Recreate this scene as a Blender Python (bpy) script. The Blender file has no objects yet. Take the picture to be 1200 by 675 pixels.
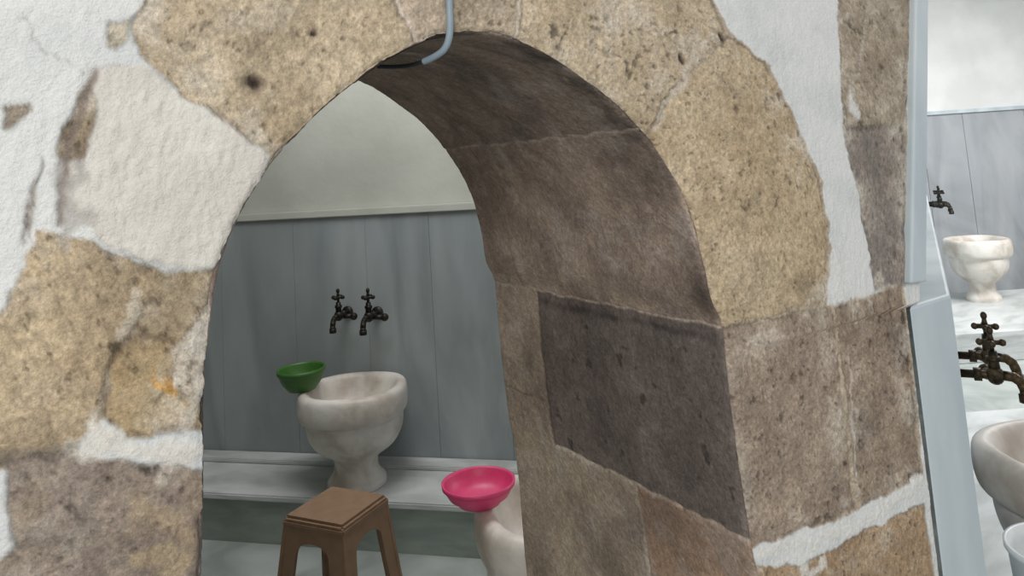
import bpy, bmesh, math
import numpy as np
from mathutils import Vector, Matrix
sc=bpy.context.scene
sc.view_settings.view_transform='Standard'
COL=bpy.context.collection
def lin(c):
    return tuple(((v/255.)/12.92 if v/255.<=0.04045 else ((v/255.+0.055)/1.055)**2.4) for v in c)
def link(o):
    COL.objects.link(o);return o
# ---------------------------------------------------------------- camera
Fv=Vector((.5323,.8388,.1149));Rv=Vector((.8466,-.5280,-.0676));Uv=Vector((-.0041,-.1332,.9911))
Fv.normalize();Rv=(Rv-Fv*Rv.dot(Fv)).normalized();Uv=Rv.cross(Fv)
cam=bpy.data.cameras.new('camera');co=link(bpy.data.objects.new('camera',cam))
cam.lens=27;cam.sensor_width=36;cam.shift_y=-.2146;cam.clip_start=.02
m=Matrix((Rv,Uv,-Fv)).transposed().to_4x4();m.translation=Vector((0,0,1.45));co.matrix_world=m
sc.camera=co
# back-project masonry outlines from image pixels to metres on the wall plane y=0.8
def rect(h,v):
    d=Fv+Rv*((h-600)/900.)+Uv*((80-v)/900.);t=.8/d.y
    return (d.x*t,1.45+d.z*t)
# ---------------------------------------------------------------- materials
def newmat(name):
    m=bpy.data.materials.new(name);m.use_nodes=True;nt=m.node_tree
    b=nt.nodes['Principled BSDF'];return m,nt,b
def N(nt,t,**k):
    n=nt.nodes.new(t)
    for a,v in k.items():
        if a.startswith('i_'):n.inputs[a[2:].replace('_',' ')].default_value=v
        else:setattr(n,a,v)
    return n
def ramp(nt,stops):
    r=nt.nodes.new('ShaderNodeValToRGB');e=r.color_ramp.elements
    while len(e)<len(stops):e.new(.5)
    for i,(p,c) in enumerate(stops):
        e[i].position=p;e[i].color=(*lin(c),1)
    return r
def noisy(name,c1,c2,scale=5,rough=.6,stretch=(1,1,1),bump=.1,bscale=60,detail=6,c3=None,spec=.4,dist=0.,lo=.35,hi=.65,vein=None):
    m,nt,b=newmat(name);L=nt.links
    tc=N(nt,'ShaderNodeTexCoord');mp=N(nt,'ShaderNodeMapping');mp.inputs['Scale'].default_value=stretch
    L.new(tc.outputs['Object'],mp.inputs['Vector'])
    n=N(nt,'ShaderNodeTexNoise');n.inputs['Scale'].default_value=scale;n.inputs['Detail'].default_value=detail;n.inputs['Distortion'].default_value=dist
    L.new(mp.outputs[0],n.inputs['Vector'])
    st=[(lo,c1),(hi,c2)] if c3 is None else [(lo,c1),(.5,c2),(hi,c3)]
    r=ramp(nt,st);L.new(n.outputs['Fac'],r.inputs['Fac']);out=r.outputs['Color']
    if vein:
        vs,vst,vamt=vein
        mp2=N(nt,'ShaderNodeMapping');mp2.inputs['Scale'].default_value=vst;mp2.inputs['Location'].default_value=(3.1,1.7,.4);mp2.inputs['Rotation'].default_value=(0,.18,0);L.new(tc.outputs['Object'],mp2.inputs['Vector'])
        v=N(nt,'ShaderNodeTexNoise');v.inputs['Scale'].default_value=vs;v.inputs['Detail'].default_value=5;v.inputs['Distortion'].default_value=.9;L.new(mp2.outputs[0],v.inputs['Vector'])
        rr=ramp(nt,[(.42,(255,255,255)),(.5,tuple([int(255*(1-vamt))]*3)),(.58,(255,255,255))]);L.new(v.outputs['Fac'],rr.inputs['Fac'])
        mx=N(nt,'ShaderNodeMix',data_type='RGBA',blend_type='MULTIPLY');mx.inputs[0].default_value=1.
        L.new(out,mx.inputs[6]);L.new(rr.outputs['Color'],mx.inputs[7]);out=mx.outputs[2]
    L.new(out,b.inputs['Base Color'])
    b.inputs['Roughness'].default_value=rough;b.inputs['Specular IOR Level'].default_value=spec
    if bump>0:
        n2=N(nt,'ShaderNodeTexNoise');n2.inputs['Scale'].default_value=bscale;n2.inputs['Detail'].default_value=4
        L.new(tc.outputs['Object'],n2.inputs['Vector'])
        bp=N(nt,'ShaderNodeBump');bp.inputs['Strength'].default_value=bump;bp.inputs['Distance'].default_value=.01
        L.new(n2.outputs['Fac'],bp.inputs['Height']);L.new(bp.outputs[0],b.inputs['Normal'])
    return m
def plain(name,c,rough=.5,metal=0,spec=.5,var=8,sc_=30):
    c2=tuple(max(0,v-var) for v in c);m=noisy(name,c2,c,scale=sc_,rough=rough,bump=.02,spec=spec)
    m.node_tree.nodes['Principled BSDF'].inputs['Metallic'].default_value=metal;return m
M_panel=noisy('panel_marble',(140,149,152),(153,161,163),scale=1.5,rough=.42,stretch=(1.5,1.5,.6),bump=.0,c3=(166,173,174),dist=1.4,lo=.26,hi=.75,detail=6,vein=(1.2,(1.3,1.3,.35),.10))
M_panelR=noisy('panel_marble_light',(152,156,161),(167,171,175),scale=1.6,rough=.42,stretch=(2,2,.7),bump=.0,c3=(181,184,187),dist=1.2,lo=.28,hi=.75,detail=4,vein=(1.2,(1.2,1.2,.9),.06))
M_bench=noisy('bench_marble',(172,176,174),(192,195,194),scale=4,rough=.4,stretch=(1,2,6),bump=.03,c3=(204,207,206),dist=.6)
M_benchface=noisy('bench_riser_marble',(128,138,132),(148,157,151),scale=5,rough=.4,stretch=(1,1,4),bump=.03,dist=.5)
M_basin=noisy('white_marble',(186,175,163),(212,206,198),scale=7,rough=.45,bump=.15,bscale=45,c3=(223,219,213),dist=.3,vein=(4,(1,1,1),.04))
M_white=noisy('white_plaster',(218,219,217),(232,233,232),scale=3,rough=.85,bump=.1,bscale=30)
M_green=noisy('damp_plaster',(176,178,169),(192,194,185),scale=2.5,rough=.85,bump=.15,bscale=25)
M_paint=noisy('painted_marble',(178,190,196),(203,212,216),scale=6,rough=.5,stretch=(1,1,.3),bump=.08,bscale=30)
M_brass=noisy('old_brass',(34,30,24),(82,68,46),scale=60,rough=.45,bump=.1,bscale=200)
M_brass.node_tree.nodes['Principled BSDF'].inputs['Metallic'].default_value=.6
M_iron=noisy('tarnished_metal',(26,26,24),(54,50,42),scale=60,rough=.45,bump=.1,bscale=200)
M_iron.node_tree.nodes['Principled BSDF'].inputs['Metallic'].default_value=.5
M_stool=plain('brown_plastic',(138,112,90),.55,spec=.3)
M_pink=plain('pink_plastic',(206,62,112),.45)
M_greenp=plain('green_plastic',(62,108,44),.45)
M_wplast=plain('white_plastic',(225,228,228),.35)
M_cable=plain('cable_sheath',(140,155,165),.5)
M_cableb=plain('dark_cable',(48,52,56),.5)
M_floor=noisy('floor_marble',(140,147,143),(174,180,177),scale=4,rough=.4,bump=.03,dist=.6)
# ---------------------------------------------------------------- mesh helpers
def mesh_obj(name,bm,mats,smooth=False,parent=None):
    me=bpy.data.meshes.new(name);bm.normal_update();bm.to_mesh(me);bm.free()
    for m_ in mats:me.materials.append(m_)
    if smooth:
        for p in me.polygons:p.use_smooth=True
    o=link(bpy.data.objects.new(name,me))
    if parent:o.parent=parent
    return o
def add_box(bm,x0,x1,y0,y1,z0,z1,mi=0,bev=0.):
    g=bmesh.ops.create_cube(bm,size=1.);vs=g['verts']
    for v in vs:
        v.co=Vector((x0+(v.co.x+.5)*(x1-x0),y0+(v.co.y+.5)*(y1-y0),z0+(v.co.z+.5)*(z1-z0)))
    fs=set(f for v in vs for f in v.link_faces)
    for f in fs:f.material_index=mi
    if bev>0:
        es=list(set(e for v in vs for e in v.link_edges))
        r=bmesh.ops.bevel(bm,geom=es,offset=bev,segments=2,affect='EDGES')
        for f in r['faces']:f.material_index=mi
def add_prism(bm,pts,z0,z1,mi=0,topmi=None,bev=0):
    b=[bm.verts.new((x,y,z0)) for x,y in pts];t=[bm.verts.new((x,y,z1)) for x,y in pts];n=len(pts)
    for i in range(n):
        f=bm.faces.new((b[i],b[(i+1)%n],t[(i+1)%n],t[i]));f.material_index=mi
    f=bm.faces.new(t);f.material_index=mi if topmi is None else topmi
    f=bm.faces.new(b[::-1]);f.material_index=mi
    bmesh.ops.recalc_face_normals(bm,faces=bm.faces[:])
def add_lathe(bm,prof,seg=64,M=Matrix(),mi=0,mod=None):
    rings=[]
    for r,z in prof:
        if r<1e-6:rings.append([bm.verts.new(M@Vector((0,0,z)))])
        else:
            ring=[]
            for i in range(seg):
                a=2*math.pi*i/seg;rr=r*(mod(a,z) if mod else 1)
                ring.append(bm.verts.new(M@Vector((rr*math.cos(a),rr*math.sin(a),z))))
            rings.append(ring)
    for A,B in zip(rings,rings[1:]):
        if len(A)==1 and len(B)==1:continue
        for i in range(seg):
            j=(i+1)%seg
            if len(A)==1:f=bm.faces.new((A[0],B[j],B[i]))
            elif len(B)==1:f=bm.faces.new((A[i],A[j],B[0]))
            else:f=bm.faces.new((A[i],A[j],B[j],B[i]))
            f.material_index=mi;f.smooth=True
def cyl(bm,p0,p1,r0,r1=None,seg=16,mi=0):
    p0=Vector(p0);p1=Vector(p1);r1=r0 if r1 is None else r1
    d=p1-p0;Mx=Matrix.Translation(p0)@d.to_track_quat('Z','Y').to_matrix().to_4x4();h=d.length
    add_lathe(bm,[(0,0),(r0,0),(r1,h),(0,h)],seg,Mx,mi)
def ball(bm,p,r,sz=1.,mi=0):
    pr=[(r*math.sin(math.pi*i/10),-r*sz*math.cos(math.pi*i/10)) for i in range(11)];pr[0]=(0,-r*sz);pr[-1]=(0,r*sz)
    add_lathe(bm,pr,16,Matrix.Translation(Vector(p)),mi)
def smooth_prof(p,k=4):
    out=[]
    n=len(p)
    for i in range(n-1):
        p0=p[max(i-1,0)];p1=p[i];p2=p[i+1];p3=p[min(i+2,n-1)]
        for j in range(k):
            t=j/k
            q=[.5*((2*p1[c])+(-p0[c]+p2[c])*t+(2*p0[c]-5*p1[c]+4*p2[c]-p3[c])*t*t+(-p0[c]+3*p1[c]-3*p2[c]+p3[c])*t**3) for c in (0,1)]
            out.append((max(q[0],0),q[1]))
    out.append(p[-1]);return out
# ---------------------------------------------------------------- noise
def vnoise(x,y,seed):
    xi=np.floor(x).astype(np.int64);yi=np.floor(y).astype(np.int64);fx=x-xi;fy=y-yi
    fx=fx*fx*(3-2*fx);fy=fy*fy*(3-2*fy)
    def h(a,b):
        v=(a*374761393+b*668265263+seed*1274126177)&0xffffffff
        v=((v^(v>>13))*1274126177)&0xffffffff
        return ((v^(v>>16))&0xffff)/65535.
    return (h(xi,yi)*(1-fx)+h(xi+1,yi)*fx)*(1-fy)+(h(xi,yi+1)*(1-fx)+h(xi+1,yi+1)*fx)*fy
def fbm(x,y,f,seed,o=5,g=.55):
    s=0;a=1;t=0;ca,sa=math.cos(.6),math.sin(.6)
    for i in range(o):
        s=s+a*vnoise(x*f+17.3*i,y*f-9.1*i,seed+i);t+=a;a*=g;f*=2.03
        x,y=ca*x-sa*y,sa*x+ca*y
    return s/t
def pip(px,pz,poly):
    ins=np.zeros(px.shape,bool);n=len(poly)
    for i in range(n):
        x1,y1=poly[i];x2,y2=poly[(i+1)%n]
        if y1==y2:continue
        c=((y1>pz)!=(y2>pz))&(px<(x2-x1)*(pz-y1)/(y2-y1)+x1);ins^=c
    return ins
def sdist(px,pz,poly,closed=True):
    d=np.full(px.shape,9.);n=len(poly)
    for i in range(n if closed else n-1):
        x1,y1=poly[i];x2,y2=poly[(i+1)%n];dx=x2-x1;dy=y2-y1;l=dx*dx+dy*dy+1e-12
        t=np.clip(((px-x1)*dx+(pz-y1)*dy)/l,0,1);d=np.minimum(d,np.hypot(px-x1-t*dx,pz-y1-t*dy))
    return d
# ---------------------------------------------------------------- arch wall
ARR=[(238,760),(239,675),(240,600),(240,520),(241,460),(243,420),(250,360),(262,305),(285,250),(310,210),(330,182),(360,148),(395,115),(425,92),(460,68),(500,48),(535,40),(570,40),(610,50),(650,70),(690,98),(725,126),(755,158),(780,192),(800,228),(815,270),(825,310),(833,350),(846,382),(852,430),(860,500),(870,570),(880,635),(888,675),(900,760)]
arr=[(.128,0.),(.130,.5)]+[rect(*p) for p in ARR]+[(.862,.5),(.868,0.)]
pa=np.array(arr)
def cr(pa,n=14):
    out=[]
    for i in range(len(pa)-1):
        p0=pa[max(i-1,0)];p1=pa[i];p2=pa[i+1];p3=pa[min(i+2,len(pa)-1)]
        for j in range(n):
            t=j/n;out.append(.5*(2*p1+(p2-p0)*t+(2*p0-5*p1+4*p2-p3)*t*t+(3*p1-p0-3*p2+p3)*t**3))
    out.append(pa[-1]);return np.array(out)
pc=cr(pa);sl=np.r_[0,np.cumsum(np.hypot(*np.diff(pc,axis=0).T))];Ltot=sl[-1]
z0s=.62
iA=np.interp(z0s,pc[:len(pc)//3,1],sl[:len(pc)//3]);iB=Ltot-np.interp(z0s,pc[::-1][:len(pc)//3,1],(Ltot-sl[::-1])[:len(pc)//3])
S=np.r_[np.linspace(0,iA,20)[:-1],np.linspace(iA,iB,1150),np.linspace(iB,Ltot,20)[1:]]
AX=np.interp(S,sl,pc[:,0]);AZ=np.interp(S,sl,pc[:,1]);NS=len(S)
cx,cz=.485,1.15
dx=AX-cx;dz=np.maximum(AZ-cz,0);dl=np.hypot(dx,dz);DX=dx/dl;DZ=dz/dl
low=AZ<cz;DX[low]=np.sign(dx[low]);DZ[low]=0
TOP=2.8;LEFT=-1.5
def edgeR(z):return np.where(z<1.152,1.27,np.minimum(1.321+.2385*(z-1.186),1.62))
dist=np.full(NS,9.)
with np.errstate(divide='ignore',invalid='ignore'):
    dist=np.where(DX<-1e-6,np.minimum(dist,(LEFT-AX)/DX),dist)
    dist=np.where(DZ>1e-6,np.minimum(dist,(TOP-AZ)/DZ),dist)
    er=edgeR(AZ)
    for k in range(12):
        tr=np.where(DX>1e-6,(er-AX)/DX,9.);tr=np.clip(tr,0,9);er=edgeR(np.minimum(AZ+DZ*tr,TOP))
    dist=np.where(DX>1e-6,np.minimum(dist,tr),dist)
ND=270;NC=10;NR=190
D1=np.minimum(.64,dist*.985)
Y0=.8;Y1=1.44
yy=np.linspace(Y1,Y0,NR)
w=np.clip((AZ-1.25)/.3,0,1)
BX=cx+(AX-cx)*(1+.03*w)+.006*(AX>cx);BZ=AZ+np.maximum(AZ-1.15,0)*.085*w
X=[];Y=[];Z=[];T=[]
for y in yy:
    q=(y-Y0)/(Y1-Y0);X.append(AX*(1-q)+BX*q);Z.append(AZ*(1-q)+BZ*q);Y.append(np.full(NS,y));T.append(np.full(NS,-(y-Y0)))
tt=np.linspace(0,1,ND+1)[1:]
for t in tt:
    X.append(AX+DX*D1*t);Z.append(AZ+DZ*D1*t);Y.append(np.full(NS,Y0));T.append(D1*t)
for t in np.linspace(0,1,NC+1)[1:]:
    r=D1+(dist-D1)*t
    X.append(AX+DX*r);Z.append(AZ+DZ*r);Y.append(np.full(NS,Y0));T.append(r)
X=np.array(X);Y=np.array(Y);Z=np.array(Z);T=np.array(T)
SS=np.broadcast_to(S,X.shape)
face=(T>=0)&(np.abs(Y-Y0)<1e-9)
W=(227,227,224)
# outline, colA, colB, kind: 0 stone, 1 plaster patch, 2 mortar bed
stones=[
('bed',[(160,10),(200,-60),(770,-60),(835,0),(860,40),(900,78),(936,145),(964,215),(974,290),(970,360),(1058,332),(1072,400),(1082,560),(1010,592),(1000,604),(860,645),(830,400),(812,350),(800,310),(778,238),(742,168),(682,112),(600,62),(535,54),(494,60),(435,106),(336,194),(322,188),(290,165),(230,120),(170,72)],(196,180,158),(178,161,140),2),
('bed2',[(980,-60),(1070,-60),(1064,100),(1065,330),(1030,338),(1012,250),(988,150),(985,100)],(176,164,148),(156,144,129),2),
('bed3',[(-60,525),(85,520),(110,535),(60,550),(-60,560)],(182,167,146),(164,149,130),2),
('patch',[(100,80),(165,75),(230,120),(322,182),(345,200),(305,262),(280,302),(255,320),(190,312),(110,280),(75,230),(70,195),(105,150)],(226,222,213),(215,209,200),1),
('scar',[(65,185),(90,110),(105,88),(112,120),(108,150),(100,188),(80,190)],(134,117,98),(164,149,126),0),
('scar2',[(28,262),(38,215),(44,210),(42,245),(34,285)],(170,162,154),(198,192,184),0),
('scar3',[(5,150),(8,125),(35,118),(38,128),(14,152)],(142,127,110),(178,167,151),0),
('scar4',[(120,50),(128,25),(158,22),(150,40),(132,56)],(132,118,90),(172,159,129),0),
('v1',[(160,20),(200,-60),(440,-60),(461,0),(490,52),(435,106),(405,128),(370,162),(334,200),(322,188),(290,165),(270,140),(230,120),(170,72),(155,45)],(202,184,157),(177,159,132),0),
('k1',[(464,0),(450,-60),(517,-60),(523,0),(528,56),(492,58)],(204,185,163),(184,165,143),0),
('k2',[(527,0),(522,-60),(622,-60),(611,0),(598,64),(534,56)],(190,173,149),(168,151,129),0),
('v2',[(615,0),(627,-60),(770,-60),(832,0),(852,40),(799,90),(761,152),(745,165),(712,137),(682,112),(642,84),(602,62)],(202,184,158),(178,160,134),0),
('v3',[(854,42),(895,75),(930,140),(960,215),(970,290),(965,352),(848,384),(830,384),(812,350),(800,310),(778,238),(752,165),(763,154),(802,92)],(202,182,152),(178,158,129),0),
('c1',[(985,0),(975,-60),(1068,-60),(1064,0),(1058,144),(995,150),(985,100)],(182,168,149),(154,140,122),0),
('c2',[(988,153),(1058,147),(1063,332),(1026,340),(1010,250)],(136,128,121),(160,148,137),0),
('j1',[(825,388),(845,386),(976,363),(988,480),(1001,598),(882,642),(860,645),(840,500)],(172,154,136),(148,132,117),0),
('j2',[(979,361),(1056,336),(1070,460),(1078,558),(1008,592),(994,480)],(168,150,131),(144,128,112),0),
('b1',[(870,664),(945,662),(1000,630),(1082,590),(1096,675),(1110,780),(880,780)],(186,160,130),(160,135,108),0),
('l1',[(-60,400),(0,368),(45,270),(110,288),(190,317),(252,320),(275,322),(262,380),(256,420),(256,500),(200,510),(150,512),(128,488),(80,527),(0,532),(-60,537)],(198,178,148),(174,154,126),0),
('l1w',[(208,400),(225,380),(250,352),(262,352),(258,480),(225,475),(203,450)],(210,201,187),(184,170,151),0),
('l1o',[(130,430),(163,390),(198,402),(200,450),(228,500),(150,507),(126,480)],(192,168,130),(170,146,111),0),
('l2',[(5,540),(100,532),(165,545),(238,548),(255,550),(255,780),(-60,780),(-40,700),(14,640)],(166,151,136),(138,124,113),0),
]
wx=X+(fbm(X,Z,45,11,5)-.5)*.015;wz=Z+(fbm(X,Z,45,31,5)-.5)*.015
n1=fbm(X,Z,14,3,7,.62);n2=fbm(X,Z,60,9,4);n3=fbm(X,Z,190,21,3,.75);n4=fbm(X,Z,7,77,4);n6=fbm(X,Z,20,141,6,.62)
hs=fbm(X,Z*.35,230,161,2,.6)
col=np.zeros(X.shape+(3,));pl=np.ones(X.shape);hgt=(n1-.5)*.003+(n2-.5)*.0013+(n3-.5)*.0014+(hs-.5)*.0015
base=np.array(W,float);base2=np.array((212,214,213),float)
k=np.clip((n1-.47)*3,0,1)[...,None]
col[:]=base*(1-k)+base2*k
F3=face
for nm,poly,ca,cb,isP in stones:
    pp=[rect(*p) for p in poly]
    xs=[p[0] for p in pp];zs=[p[1] for p in pp]
    bb=F3&(wx>min(xs)-.03)&(wx<max(xs)+.03)&(wz>min(zs)-.03)&(wz<max(zs)+.03)
    ii=np.where(bb)
    x=wx[ii];z=wz[ii];ins=pip(x,z,pp);d=sdist(x,z,pp)
    sd=np.where(ins,d,-d)
    cov=np.clip((sd+.001)/.003,0,1)
    mixn=np.clip((n1[ii]-.5)*2.8+.5+(n2[ii]-.5)*.9,0,1)[:,None]
    c=np.array(ca,float)*(1-mixn)+np.array(cb,float)*mixn
    if isP!=1:
        lime=np.clip((n6[ii]-.50)*6,0,1)*np.clip(1.15-sd/.055,0,1)*.65
        lime=np.maximum(lime,np.clip((n4[ii]-.52)*5,0,1)*np.clip((n2[ii]-.40)*5,0,1)*(.45 if nm in('j1','j2','l1w','c2','v2','c1') else .30))
        c=c*(1-lime[:,None])+np.array((216,207,193))*lime[:,None]
        wz_=np.clip((fbm(X[ii],Z[ii],9,177,6,.6)-.53)*5,0,1)*.12;c*=(1-wz_)[:,None]
        c*= (1+(n3[ii]-.5)*.42)[:,None]
        pit=np.clip((fbm(X[ii],Z[ii],62,88,4,.5)-.71)*14,0,1)*np.clip((n1[ii]-.42)*6,0,1)
        pit=np.maximum(pit,np.clip((fbm(X[ii],Z[ii],130,98,3,.5)-.74)*16,0,1)*.8)
        c*= (1-.32*pit)[:,None]
        h=-.0005-.0022*pit+(n2[ii]-.5)*.0036+(n3[ii]-.5)*.0027+(n1[ii]-.5)*.005
        if nm in('l2','l1o'):
            pk=np.clip((fbm(X[ii],Z[ii],12,66,6)-.52)*6,0,1)[:,None]
            c=c*(1-pk*.45)+np.array((188,170,140))*pk*.45
    else:
        h=.001+(n2[ii]-.5)*.0020+(n3[ii]-.5)*.0020+(hs[ii]-.5)*.0026
    if isP!=2:
        gap=np.clip((fbm(X[ii],Z[ii],24,111,3)-.3)*3,0,1)
        h=h-.0022*np.exp(-(sd/.0028)**2)*gap
        dk=np.exp(-((sd)/.0020)**2)*.22*gap
    else:dk=np.zeros(len(x))
    cc=col[ii]*(1-cov[:,None])+c*cov[:,None]
    cc*= (1-dk)[:,None]
    col[ii]=cc
    hgt[ii]=hgt[ii]*(1-cov)+h*cov
    pl[ii]=pl[ii]*(1-cov)+(isP==1)*cov
def crack(pts,wd,c,dep,amt=1.,soft=False):
    pp=[rect(*p) for p in pts]
    bb=np.where(F3&(X>min(p[0] for p in pp)-.06)&(X<max(p[0] for p in pp)+.06)&(Z>min(p[1] for p in pp)-.06)&(Z<max(p[1] for p in pp)+.06))
    xx=wx[bb];zz=wz[bb]
    if soft:
        xx=xx+(fbm(xx,zz,28,401,4)-.5)*.05;zz=zz+(fbm(xx,zz,28,421,4)-.5)*.05
    d=sdist(xx,zz,pp,False)
    a=(np.clip(1.6-d/wd,0,1) if soft else np.exp(-(d/wd)**2))*amt
    col[bb]=col[bb]*(1-a[:,None])+np.array(c,float)*(1+(n3[bb]-.5)*.15)[:,None]*a[:,None];hgt[bb]-=dep*a
crack([(112,85),(95,120),(80,185),(78,235),(72,262)],.0035,(126,114,106),.004,.75)
crack([(82,195),(84,250),(95,268)],.006,(168,162,156),.002,.6,True)
crack([(48,190),(38,225),(25,285)],.002,(134,128,122),.002,.6)
crack([(20,20),(60,60),(95,85)],.0015,(170,168,164),.001,.5)
crack([(465,-30),(468,0),(489,48)],.0022,(222,208,196),.001,.8)
crack([(618,-30),(612,0),(601,50)],.0018,(212,200,186),.001,.7)
crack([(522,-20),(529,42)],.002,(120,106,94),.002,.6)
crack([(798,92),(780,118),(758,158)],.0015,(112,98,84),.002,.6)
crack([(165,375),(135,425),(125,450),(127,485)],.002,(105,92,76),.004,.9)
crack([(165,350),(150,380),(138,400)],.004,(215,206,192),0,.6,True)
crack([(165,385),(200,402)],.002,(110,95,76),.003,.7)
crack([(800,65),(802,72)],.004,(60,52,46),.006)
crack([(846,40),(848,44)],.005,(50,44,40),.006)
crack([(296,95),(299,98)],.0065,(56,46,42),.008)
crack([(366,36),(367,38)],.003,(64,54,48),.005)
crack([(190,452),(197,460)],.006,(206,150,76),0,.65,True)
crack([(90,530),(130,508),(175,522),(225,525)],.010,(222,218,209),-.001,.9,True)
crack([(120,492),(128,512)],.008,(220,214,204),-.001,.8,True)
crack([(195,518),(235,520)],.010,(220,215,207),-.001,.9,True)
crack([(232,388),(238,440),(236,480)],.008,(210,204,194),0,.6,True)
crack([(170,600),(215,628)],.010,(188,165,130),0,.45,True)
crack([(172,655),(200,665)],.010,(198,176,138),0,.5,True)
crack([(120,495),(128,440)],.003,(196,186,170),0,.5)
crack([(835,48),(800,95),(770,140)],.005,(212,202,188),.0,.6,True)
crack([(700,10),(760,25)],.010,(210,202,190),0,.35,True)
crack([(250,20),(330,10)],.010,(210,200,186),0,.3,True)
crack([(1018,0),(1010,60),(1000,110)],.002,(206,200,192),.003,.7)
crack([(1000,112),(1004,130)],.009,(222,221,218),-.001,.9,True)
crack([(884,655),(935,640),(990,620),(1060,582),(1076,560)],.009,(228,226,221),-.001,.95,True)
crack([(970,655),(940,665)],.006,(228,226,221),-.001,.8,True)
crack([(848,384),(900,374),(970,360)],.0015,(110,98,88),.003,.6)
crack([(995,420),(1000,500),(1008,595)],.0022,(210,204,194),0,.7)
crack([(1064,345),(1080,500),(1096,675)],.006,(220,220,217),-.001,.9)
crack([(980,300),(985,350)],.010,(226,224,220),-.001,.9,True)
# ---- reveal colouring
R=~face
ii=np.where(R);y=Y[ii];z=Z[ii];s=SS[ii]
m1=fbm(s,y,10,203,7,.62);m2=fbm(s,y,50,209,4);m3=fbm(s,y,180,221,3,.75);m4=fbm(s,y,22,232,6,.62)
wy=y+(m2-.5)*.012;wzz=z+(fbm(s,y,30,230,4)-.5)*.012
def C3(a):return np.array(a,float)
c=np.zeros((len(y),3))
h2=(m1-.5)*.004+(m2-.5)*.0018+(m3-.5)*.0014
def setc(mask,a,b):
    t=np.clip((m1[mask]-.5)*3.0+.5+(m2[mask]-.5)*.8,0,1)[:,None];c[mask]=C3(a)*(1-t)+C3(b)*t
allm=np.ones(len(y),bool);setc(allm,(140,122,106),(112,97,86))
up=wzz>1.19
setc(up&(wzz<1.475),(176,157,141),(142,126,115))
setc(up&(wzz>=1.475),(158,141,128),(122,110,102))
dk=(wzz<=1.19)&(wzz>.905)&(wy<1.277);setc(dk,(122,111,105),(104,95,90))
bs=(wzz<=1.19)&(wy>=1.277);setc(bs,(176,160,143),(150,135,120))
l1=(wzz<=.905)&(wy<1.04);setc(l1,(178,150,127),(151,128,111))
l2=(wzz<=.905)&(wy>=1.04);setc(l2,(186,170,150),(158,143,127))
q=(y-Y0)
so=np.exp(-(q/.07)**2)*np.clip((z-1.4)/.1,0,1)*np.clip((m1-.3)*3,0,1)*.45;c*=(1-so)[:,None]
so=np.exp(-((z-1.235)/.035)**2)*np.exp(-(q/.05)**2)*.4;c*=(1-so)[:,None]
pw=np.clip((m4-.53)*6,0,1)*np.where(dk,.13,.34);c=c*(1-pw[:,None])+C3((194,185,178))*pw[:,None]
pw=np.clip((fbm(s,y,7,245,6,.6)-.55)*6,0,1)*np.where(dk,.12,.24);c=c*(1-pw[:,None])+C3((74,67,65))*pw[:,None]
def joint(d,wd,cc,amt,dep):
    a=np.exp(-(d/wd)**2)*amt*np.clip((fbm(s,y,40,250,3)-.25)*3,.3,1)
    c[:]=c*(1-a[:,None])+C3(cc)*a[:,None];h2[:]=h2-dep*a
joint(wzz-1.475,.0022,(200,184,168),.8,.002)
joint(wzz-1.192,.0022,(198,184,168),.85,.003)
joint(np.where(wy<1.28,wzz-.903,1),.0035,(208,198,184),.9,.003)
joint(np.where((wzz<1.19)&(wzz>.9),wy-1.279,1),.003,(66,58,56),.7,.005)
joint(np.where(wzz<.905,wy-1.04,1),.0025,(210,200,186),.8,.003)
joint(np.where(wy>1.28,wzz-.98,1),.002,(110,96,84),.5,.002)
joint(np.where((wzz>1.2)&(wzz<1.47),wy-1.33,1),.002,(100,88,80),.5,.002)
joint(np.where((wzz<1.19)&(wzz>.9)&(wy<1.28),wzz-1.172,1),.006,(60,54,54),.6,.0)
c*=(1+(m3-.5)*.36)[:,None]
pit=np.clip((fbm(s,y,45,260,3)-.72)*12,0,1)*(dk)
c*=(1-.28*pit)[:,None];h2-=.0015*pit
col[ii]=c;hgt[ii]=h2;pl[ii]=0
# --- displace
wf=np.clip(.5+T/.012,0,1)
NYv=-wf;NX=-DX[None,:]*(1-wf);NZ=-DZ[None,:]*(1-wf)
nl=np.sqrt(NX**2+NYv**2+NZ**2);NX/=nl;NYv/=nl;NZ/=nl
chip=np.exp(-(T/.006)**2)*(.003+.010*np.clip(fbm(SS,SS*0,22,300,5)-.45,0,1)*2)
hgt=hgt-chip
hgt[-1]=0;hgt[-2]*=.5
PX=X+NX*hgt;PY=Y+NYv*hgt;PZ=Z+NZ*hgt
PX=np.vstack([PX,PX[-1:],]);PZ=np.vstack([PZ,PZ[-1:]]);PY=np.vstack([PY,np.full((1,NS),Y1)])
col=np.concatenate([col,col[-1:]]);pl=np.vstack([pl,pl[-1:]])
NK=PX.shape[0]
PZ[:,0]=0;PZ[:,-1]=0
verts=np.stack([PX,PY,PZ],-1).reshape(-1,3)
b=np.arange(NS-1)
A,B=np.meshgrid(np.arange(NK),b,indexing='ij');A2=(A+1)%NK
quads=np.stack([A*NS+B,A*NS+B+1,A2*NS+B+1,A2*NS+B],-1).reshape(-1,4)
me=bpy.data.meshes.new('stone_arch_wall')
me.vertices.add(len(verts));me.vertices.foreach_set('co',verts.astype(np.float32).ravel())
me.loops.add(quads.size);me.loops.foreach_set('vertex_index',quads.astype(np.int32).ravel())
me.polygons.add(len(quads));me.polygons.foreach_set('loop_start',np.arange(0,quads.size,4,dtype=np.int32));me.polygons.foreach_set('loop_total',np.full(len(quads),4,np.int32))
me.update(calc_edges=True)
me.polygons.foreach_set('use_smooth',np.ones(len(quads),bool))
cl=np.clip(col/255.,0,1);cl=np.where(cl<=.04045,cl/12.92,((cl+.055)/1.055)**2.4).reshape(-1,3)
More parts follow.
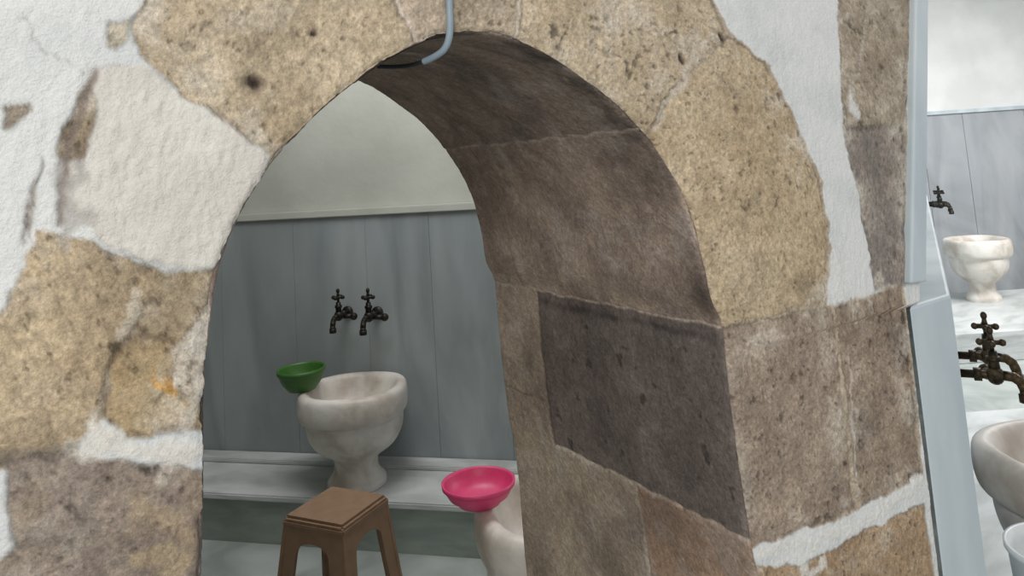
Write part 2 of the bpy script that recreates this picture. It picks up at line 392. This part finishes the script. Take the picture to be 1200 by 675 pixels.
at=me.color_attributes.new('Col','FLOAT_COLOR','POINT');at.data.foreach_set('color',np.c_[cl,np.ones(len(cl))].astype(np.float32).ravel())
ap=me.attributes.new('Pl','FLOAT','POINT');ap.data.foreach_set('value',pl.ravel().astype(np.float32))
m_,nt,bs_=newmat('masonry');L=nt.links
ca=N(nt,'ShaderNodeVertexColor');ca.layer_name='Col';pa_=N(nt,'ShaderNodeAttribute');pa_.attribute_name='Pl'
tc=N(nt,'ShaderNodeTexCoord')
nn=N(nt,'ShaderNodeTexNoise');nn.inputs['Scale'].default_value=280;nn.inputs['Detail'].default_value=5;nn.inputs['Roughness'].default_value=.8;L.new(tc.outputs['Object'],nn.inputs['Vector'])
mr=N(nt,'ShaderNodeMapRange');mr.inputs['From Min'].default_value=.3;mr.inputs['From Max'].default_value=.7;mr.inputs['To Min'].default_value=.66;mr.inputs['To Max'].default_value=1.32;L.new(nn.outputs['Fac'],mr.inputs['Value'])
mr2=N(nt,'ShaderNodeMapRange');mr2.inputs['To Min'].default_value=1.;mr2.inputs['To Max'].default_value=.2;L.new(pa_.outputs['Fac'],mr2.inputs['Value'])
mm=N(nt,'ShaderNodeMath',operation='SUBTRACT');mm.inputs[1].default_value=1.;L.new(mr.outputs[0],mm.inputs[0])
m2_=N(nt,'ShaderNodeMath',operation='MULTIPLY_ADD');m2_.inputs[2].default_value=1.;L.new(mm.outputs[0],m2_.inputs[0]);L.new(mr2.outputs[0],m2_.inputs[1])
vm=N(nt,'ShaderNodeVectorMath',operation='SCALE');L.new(ca.outputs['Color'],vm.inputs[0]);L.new(m2_.outputs[0],vm.inputs['Scale']);L.new(vm.outputs[0],bs_.inputs['Base Color'])
n5=N(nt,'ShaderNodeTexNoise');n5.inputs['Scale'].default_value=200;n5.inputs['Detail'].default_value=4;n5.inputs['Roughness'].default_value=.7;L.new(tc.outputs['Object'],n5.inputs['Vector'])
bp=N(nt,'ShaderNodeBump');bp.inputs['Strength'].default_value=.6;bp.inputs['Distance'].default_value=.005;L.new(n5.outputs['Fac'],bp.inputs['Height']);L.new(bp.outputs[0],bs_.inputs['Normal'])
bs_.inputs['Roughness'].default_value=.85;bs_.inputs['Specular IOR Level'].default_value=.25
me.materials.append(m_)
link(bpy.data.objects.new('wall_stone_arch',me))
# painted corner strip finishing the wall end
bm=bmesh.new()
q=[rect(1060,332),rect(1078,330),rect(1081,0),rect(1087,-160),rect(1068,-160),rect(1066,0)]
f0=[bm.verts.new((x,.787,z)) for x,z in q];f1=[bm.verts.new((x,.85,z)) for x,z in q]
bm.faces.new(f0);bm.faces.new(f1[::-1])
for i in range(6):bm.faces.new((f0[i],f0[(i+1)%6],f1[(i+1)%6],f1[i]))
bmesh.ops.recalc_face_normals(bm,faces=bm.faces[:])
o=mesh_obj('trim_1',bm,[M_paint]);md=o.modifiers.new('b','BEVEL');md.width=.005;md.segments=3
# ---------------------------------------------------------------- bath room shell
ROT=Matrix.Rotation(math.atan2(-.733,.680),4,'Z')
bm=bmesh.new();add_box(bm,-5.6,.55,3.234,3.36,0,2.8);o=mesh_obj('wall_back',bm,[M_green]);o.matrix_world=ROT
bm=bmesh.new()
edges=[-5.6,-5.0,-4.4,-3.8,-3.25,-2.72,-2.33,-1.944,-1.58,-1.274,-.95,-.5,.0,.5]
for i,(s0,s1) in enumerate(zip(edges,edges[1:])):
    add_box(bm,s0+.0005,s1-.0005,3.214+(.0006 if i%2 else 0),3.234,.19,1.235,0,.0005)
add_box(bm,-5.6,.5,3.200,3.234,1.235,1.268,1,.004)
o=mesh_obj('marble_wall_panelling',bm,[M_panel,M_green]);o.matrix_world=ROT
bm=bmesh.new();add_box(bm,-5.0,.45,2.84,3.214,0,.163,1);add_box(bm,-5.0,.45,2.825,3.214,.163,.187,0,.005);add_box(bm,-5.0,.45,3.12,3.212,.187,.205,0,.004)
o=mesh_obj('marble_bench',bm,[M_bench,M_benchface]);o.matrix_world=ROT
bm=bmesh.new();add_box(bm,-1.8,10,-2.5,8,-.1,0);mesh_obj('floor',bm,[M_floor])
bm=bmesh.new();add_box(bm,-1.7,10,.8,8,2.8,2.9);mesh_obj('ceiling',bm,[M_white])
bm=bmesh.new();add_box(bm,-1.62,-1.5,1.44,6.5,0,2.8);mesh_obj('wall_left',bm,[M_green])
d=Vector((.899,-.438));p0=Vector((6.38,3.68))
def seg_wall(name,a,b,th,z0,z1,mat):
    t=(b-a).normalized();n=Vector((-t.y,t.x))*th
    bm=bmesh.new();add_prism(bm,[tuple(a),tuple(b),tuple(b+n),tuple(a+n)],z0,z1);return mesh_obj(name,bm,[mat])
seg_wall('wall_right_far',p0-d*1.6+Vector((.438,.899))*.02,p0+d*3.5+Vector((.438,.899))*.02,.1,0,2.8,M_white)
bm=bmesh.new();t=d;nrm=Vector((.438,.899))*.02
xs=[-1.6,-.8,0,.38,.95,1.6,2.3,3.0,3.5]
for a_,b_ in zip(xs,xs[1:]):
    A_=p0+d*(a_+.002);B_=p0+d*(b_-.002);add_prism(bm,[tuple(A_),tuple(B_),tuple(B_+nrm),tuple(A_+nrm)],0,1.565)
A_=p0-d*1.6-nrm;B_=p0+d*3.5-nrm;add_prism(bm,[tuple(A_),tuple(B_),tuple(B_+nrm*2),tuple(A_+nrm*2)],1.565,1.595,1)
mesh_obj('marble_wall_panelling',bm,[M_panelR,M_paint])
# partition
bm=bmesh.new();add_prism(bm,[(1.272,.795),(1.41,.80),(6.17,3.61),(6.11,3.71)],0,1.151)
o=mesh_obj('marble_partition',bm,[M_paint]);md=o.modifiers.new('b','BEVEL');md.width=.006;md.segments=2
pd=Vector((.861,.508));pn=Vector((.508,-.861));po=Vector((1.41,.80))
def part(k,off):return po+pd*k+pn*off
ev=Vector((.847,-.53))
bm=bmesh.new();q0=part(.05,.006);q1=part(2.46,.006);pts=[tuple(q0),tuple(q0+ev*1.6),tuple(q1+ev*1.6),tuple(q1)]
add_prism(bm,pts,0,.18);o=mesh_obj('marble_bench',bm,[M_bench]);md=o.modifiers.new('b','BEVEL');md.width=.006;md.segments=2
bm=bmesh.new();q0=part(3.93,.006);q1=part(5.25,.006);pts=[tuple(q0),tuple(q0+ev*2.5),tuple(q1+ev*2.5),tuple(q1)]
add_prism(bm,pts,0,.18);o=mesh_obj('marble_bench',bm,[M_bench]);md=o.modifiers.new('b','BEVEL');md.width=.006;md.segments=2
# ---------------------------------------------------------------- basins
bprof=smooth_prof([(0,0),(.110,0),(.121,.004),(.121,.024),(.109,.038),(.093,.060),(.089,.090),(.095,.113),(.122,.133),(.165,.163),(.193,.205),(.203,.248),(.203,.274),(.210,.281),(.224,.292),(.231,.322),(.230,.365),(.222,.386),(.205,.394),(.190,.390),(.178,.375),(.162,.33),(.13,.285),(.07,.26),(0,.255)],3)
def basin(loc,rot=0.,s=1.,sz=None):
    bm=bmesh.new()
    def mod(a,z):return 1+(.030*math.cos(4*a) if z>.277 else .0)+.004*math.sin(7*a+z*20)
    add_lathe(bm,bprof,96,Matrix(),0,mod)
    o=mesh_obj('marble_basin',bm,[M_basin],True);o.location=loc;o.rotation_euler=(0,0,rot);o.scale=(s,s,sz or s);return o
basin((1.128,3.152,.188),.2,.97)
basin((1.140,1.690,.18),.5,1.0,1.045)
nb=part(.84,.27);basin((nb.x,nb.y,.18),.3,1.08,1.12)
basin((5.93,3.12,.18),.3,.95,1.13)
bm=bmesh.new();add_box(bm,.93,1.6,1.45,1.93,0,.18,0,.006);mesh_obj('marble_bench',bm,[M_bench])
# ---------------------------------------------------------------- bowls
def bowl(name,loc,r,h,mat,tilt=(0,0,0)):
    bm=bmesh.new()
    p=[(0,.004),(r*.5,.004),(r*.52,0),(r*.58,0),(r*.62,.006),(r*.82,h*.35),(r*.93,h*.68),(r*.955,h*.78),(r*1.0,h*.80),(r*1.015,h),(r*.96,h),(r*.93,h*.9),(r*.88,h*.68),(r*.76,h*.36),(r*.56,.010),(0,.009)]
    add_lathe(bm,p,64);
    o=mesh_obj(name,bm,[mat],True);o.location=loc;o.rotation_euler=tilt;return o
bowl('green_bowl',(.948,3.254,.571),.096,.084,M_greenp,(.0,-.02,0))
bowl('pink_bowl',(.965,1.812,.594),.092,.052,M_pink,(0,0,0))
bk=part(.43,.165)
bm=bmesh.new();add_lathe(bm,[(0,0),(.085,0),(.09,.01),(.112,.355),(.118,.36),(.118,.372),(.110,.372),(.105,.35),(.084,.015),(0,.012)],64)
o=mesh_obj('white_bucket',bm,[M_wplast],True);o.location=(bk.x,bk.y,.181)
# ---------------------------------------------------------------- taps
def tap(loc,ang,s=1.,mat=None):
    bm=bmesh.new()
    cyl(bm,(0,0,0),(0,-.008,0),.022)
    cyl(bm,(0,-.006,0),(0,-.10,0),.0085)
    cyl(bm,(0,-.035,0),(0,-.05,0),.014,seg=6)
    ball(bm,(0,-.075,0),.018,1.1)
    cyl(bm,(0,-.075,.01),(0,-.075,.05),.012,.009)
    cyl(bm,(0,-.075,.03),(0,-.075,.038),.015,seg=6)
    cyl(bm,(0,-.075,.05),(0,-.075,.066),.005)
    cyl(bm,(-.02,-.075,.068),(.02,-.075,.068),.0055);ball(bm,(-.02,-.075,.068),.0075);ball(bm,(.02,-.075,.068),.0075)
    cyl(bm,(0,-.096,.068),(0,-.054,.068),.0055);ball(bm,(0,-.096,.068),.0075);ball(bm,(0,-.054,.068),.0075)
    cyl(bm,(0,-.075,.068),(0,-.075,.09),.007,.004);ball(bm,(0,-.075,.092),.007,1.3)
    pts=[(0,-.09,0),(0,-.108,-.002),(0,-.120,-.012),(0,-.125,-.028),(0,-.125,-.04)]
    for a_,b_ in zip(pts,pts[1:]):cyl(bm,a_,b_,.010);ball(bm,b_,.010)
    cyl(bm,(0,-.125,-.036),(0,-.125,-.052),.013)
    cyl(bm,(.01,-.06,-.004),(.05,-.06,-.006),.009);ball(bm,(.055,-.06,-.006),.014,1.)
    o=mesh_obj('brass_tap',bm,[mat or M_brass],True);o.location=loc;o.rotation_euler=(0,0,ang);o.scale=(s,s,s);return o
def uvw(s,n,z):return (s*.680+n*.733,-s*.733+n*.680,z)
ai=math.atan2(-.733,.680)
tap(uvw(-1.68,3.213,.815),ai,1.15,M_iron);tap(uvw(-1.535,3.213,.81),ai,1.2,M_iron)
ap_=math.atan2(pd.y,pd.x)
for k,sc_,zz,mt in ((.74,1.2,.815,M_brass),(.92,1.2,.815,M_brass),(5.0,1.3,.88,M_iron),(5.2,1.3,.88,M_iron)):
    p=part(k,.0);tap((p.x,p.y,zz),ap_,sc_,mt)
# ---------------------------------------------------------------- stool
bm=bmesh.new();w=.112;H=.42
add_box(bm,-w,w,-w,w,H-.022,H,0,.008)
add_box(bm,-w-.003,w+.003,-w-.003,w+.003,H-.03,H-.012,0,.004)
def side(ang):
    Mr=Matrix.Rotation(ang,4,'Z');sp=.045;th=.012
    out=[(-w,H-.02),(w,H-.02),(w+sp,0),(w+sp-.055,0)]
    arch=[]
    for i in range(13):
        a=math.pi*i/12;arch.append(((w-.050)*math.cos(a),H-.10+.035*math.sin(a)))
    out=out+arch+[(-w-sp+.055,0),(-w-sp,0)]
    def P3(x,z,dd):
        yy_=-(w-.003+ (H-z)/H*sp)+dd;return Mr@Vector((x,yy_,z))
    f=[bm.verts.new(P3(x,z,0)) for x,z in out];bk_=[bm.verts.new(P3(x,z,th)) for x,z in out];n=len(out)
    bm.faces.new(f);bm.faces.new(bk_[::-1])
    for i in range(n):bm.faces.new((f[i],f[(i+1)%n],bk_[(i+1)%n],bk_[i]))
for k in range(4):side(k*math.pi/2)
bmesh.ops.recalc_face_normals(bm,faces=bm.faces[:])
o=mesh_obj('plastic_stool',bm,[M_stool]);o.location=(.812,2.465,0);o.rotation_euler=(0,0,math.radians(-58))
# ---------------------------------------------------------------- cable
def tube(name,pts,r,mat,parent=None):
    cu=bpy.data.curves.new(name,'CURVE');cu.dimensions='3D';sp=cu.splines.new('NURBS');sp.points.add(len(pts)-1)
    for p_,q_ in zip(sp.points,pts):p_.co=(*q_,1)
    sp.use_endpoint_u=True;sp.order_u=3;cu.bevel_depth=r;cu.bevel_resolution=4;cu.materials.append(mat)
    o=link(bpy.data.objects.new(name,cu))
    if parent:o.parent=parent
    return o
em=link(bpy.data.objects.new('wall_cable',None))
def rp(h,v,y):
    x,z=rect(h,v);return (x*y/.8,y,1.45+(z-1.45)*y/.8)
tube('sheath',[rp(527,-70,.79),rp(526,0,.79),rp(528,35,.79),rp(524,55,.795),rp(512,66,.81),rp(497,72,.83)],.0042,M_cable,em)
tube('core',[rp(510,67,.812),rp(492,74,.84),rp(470,79,.87),rp(443,78,.90)],.0028,M_cableb,em)
# ---------------------------------------------------------------- light
wd=bpy.data.worlds.new('w');sc.world=wd;wd.use_nodes=True;wd.node_tree.nodes['Background'].inputs[0].default_value=(.97,.98,1,1);wd.node_tree.nodes['Background'].inputs[1].default_value=.64
def area(name,loc,tgt,size,pw,c=(1,1,1)):
    l=bpy.data.lights.new(name,'AREA');l.size=size;l.energy=pw;l.color=c;o=link(bpy.data.objects.new(name,l));o.location=loc
    o.rotation_euler=(Vector(tgt)-Vector(loc)).to_track_quat('-Z','Y').to_euler();return o
area('front_room_lamp',(-1.2,-1.4,2.4),(.5,.8,1.3),1.0,43,(1,.98,.94))
area('bath_fill_light',(.9,2.5,2.7),(.9,2.5,0),1.0,29,(1,.99,.98))  # added fill, not a fitting: ceiling and walls block the world light here
area('side_bath_fill_light',(5.2,1.6,2.7),(5.2,1.8,0),1.4,112,(1,.99,.98))  # unseen fill added to brighten the right-hand bay
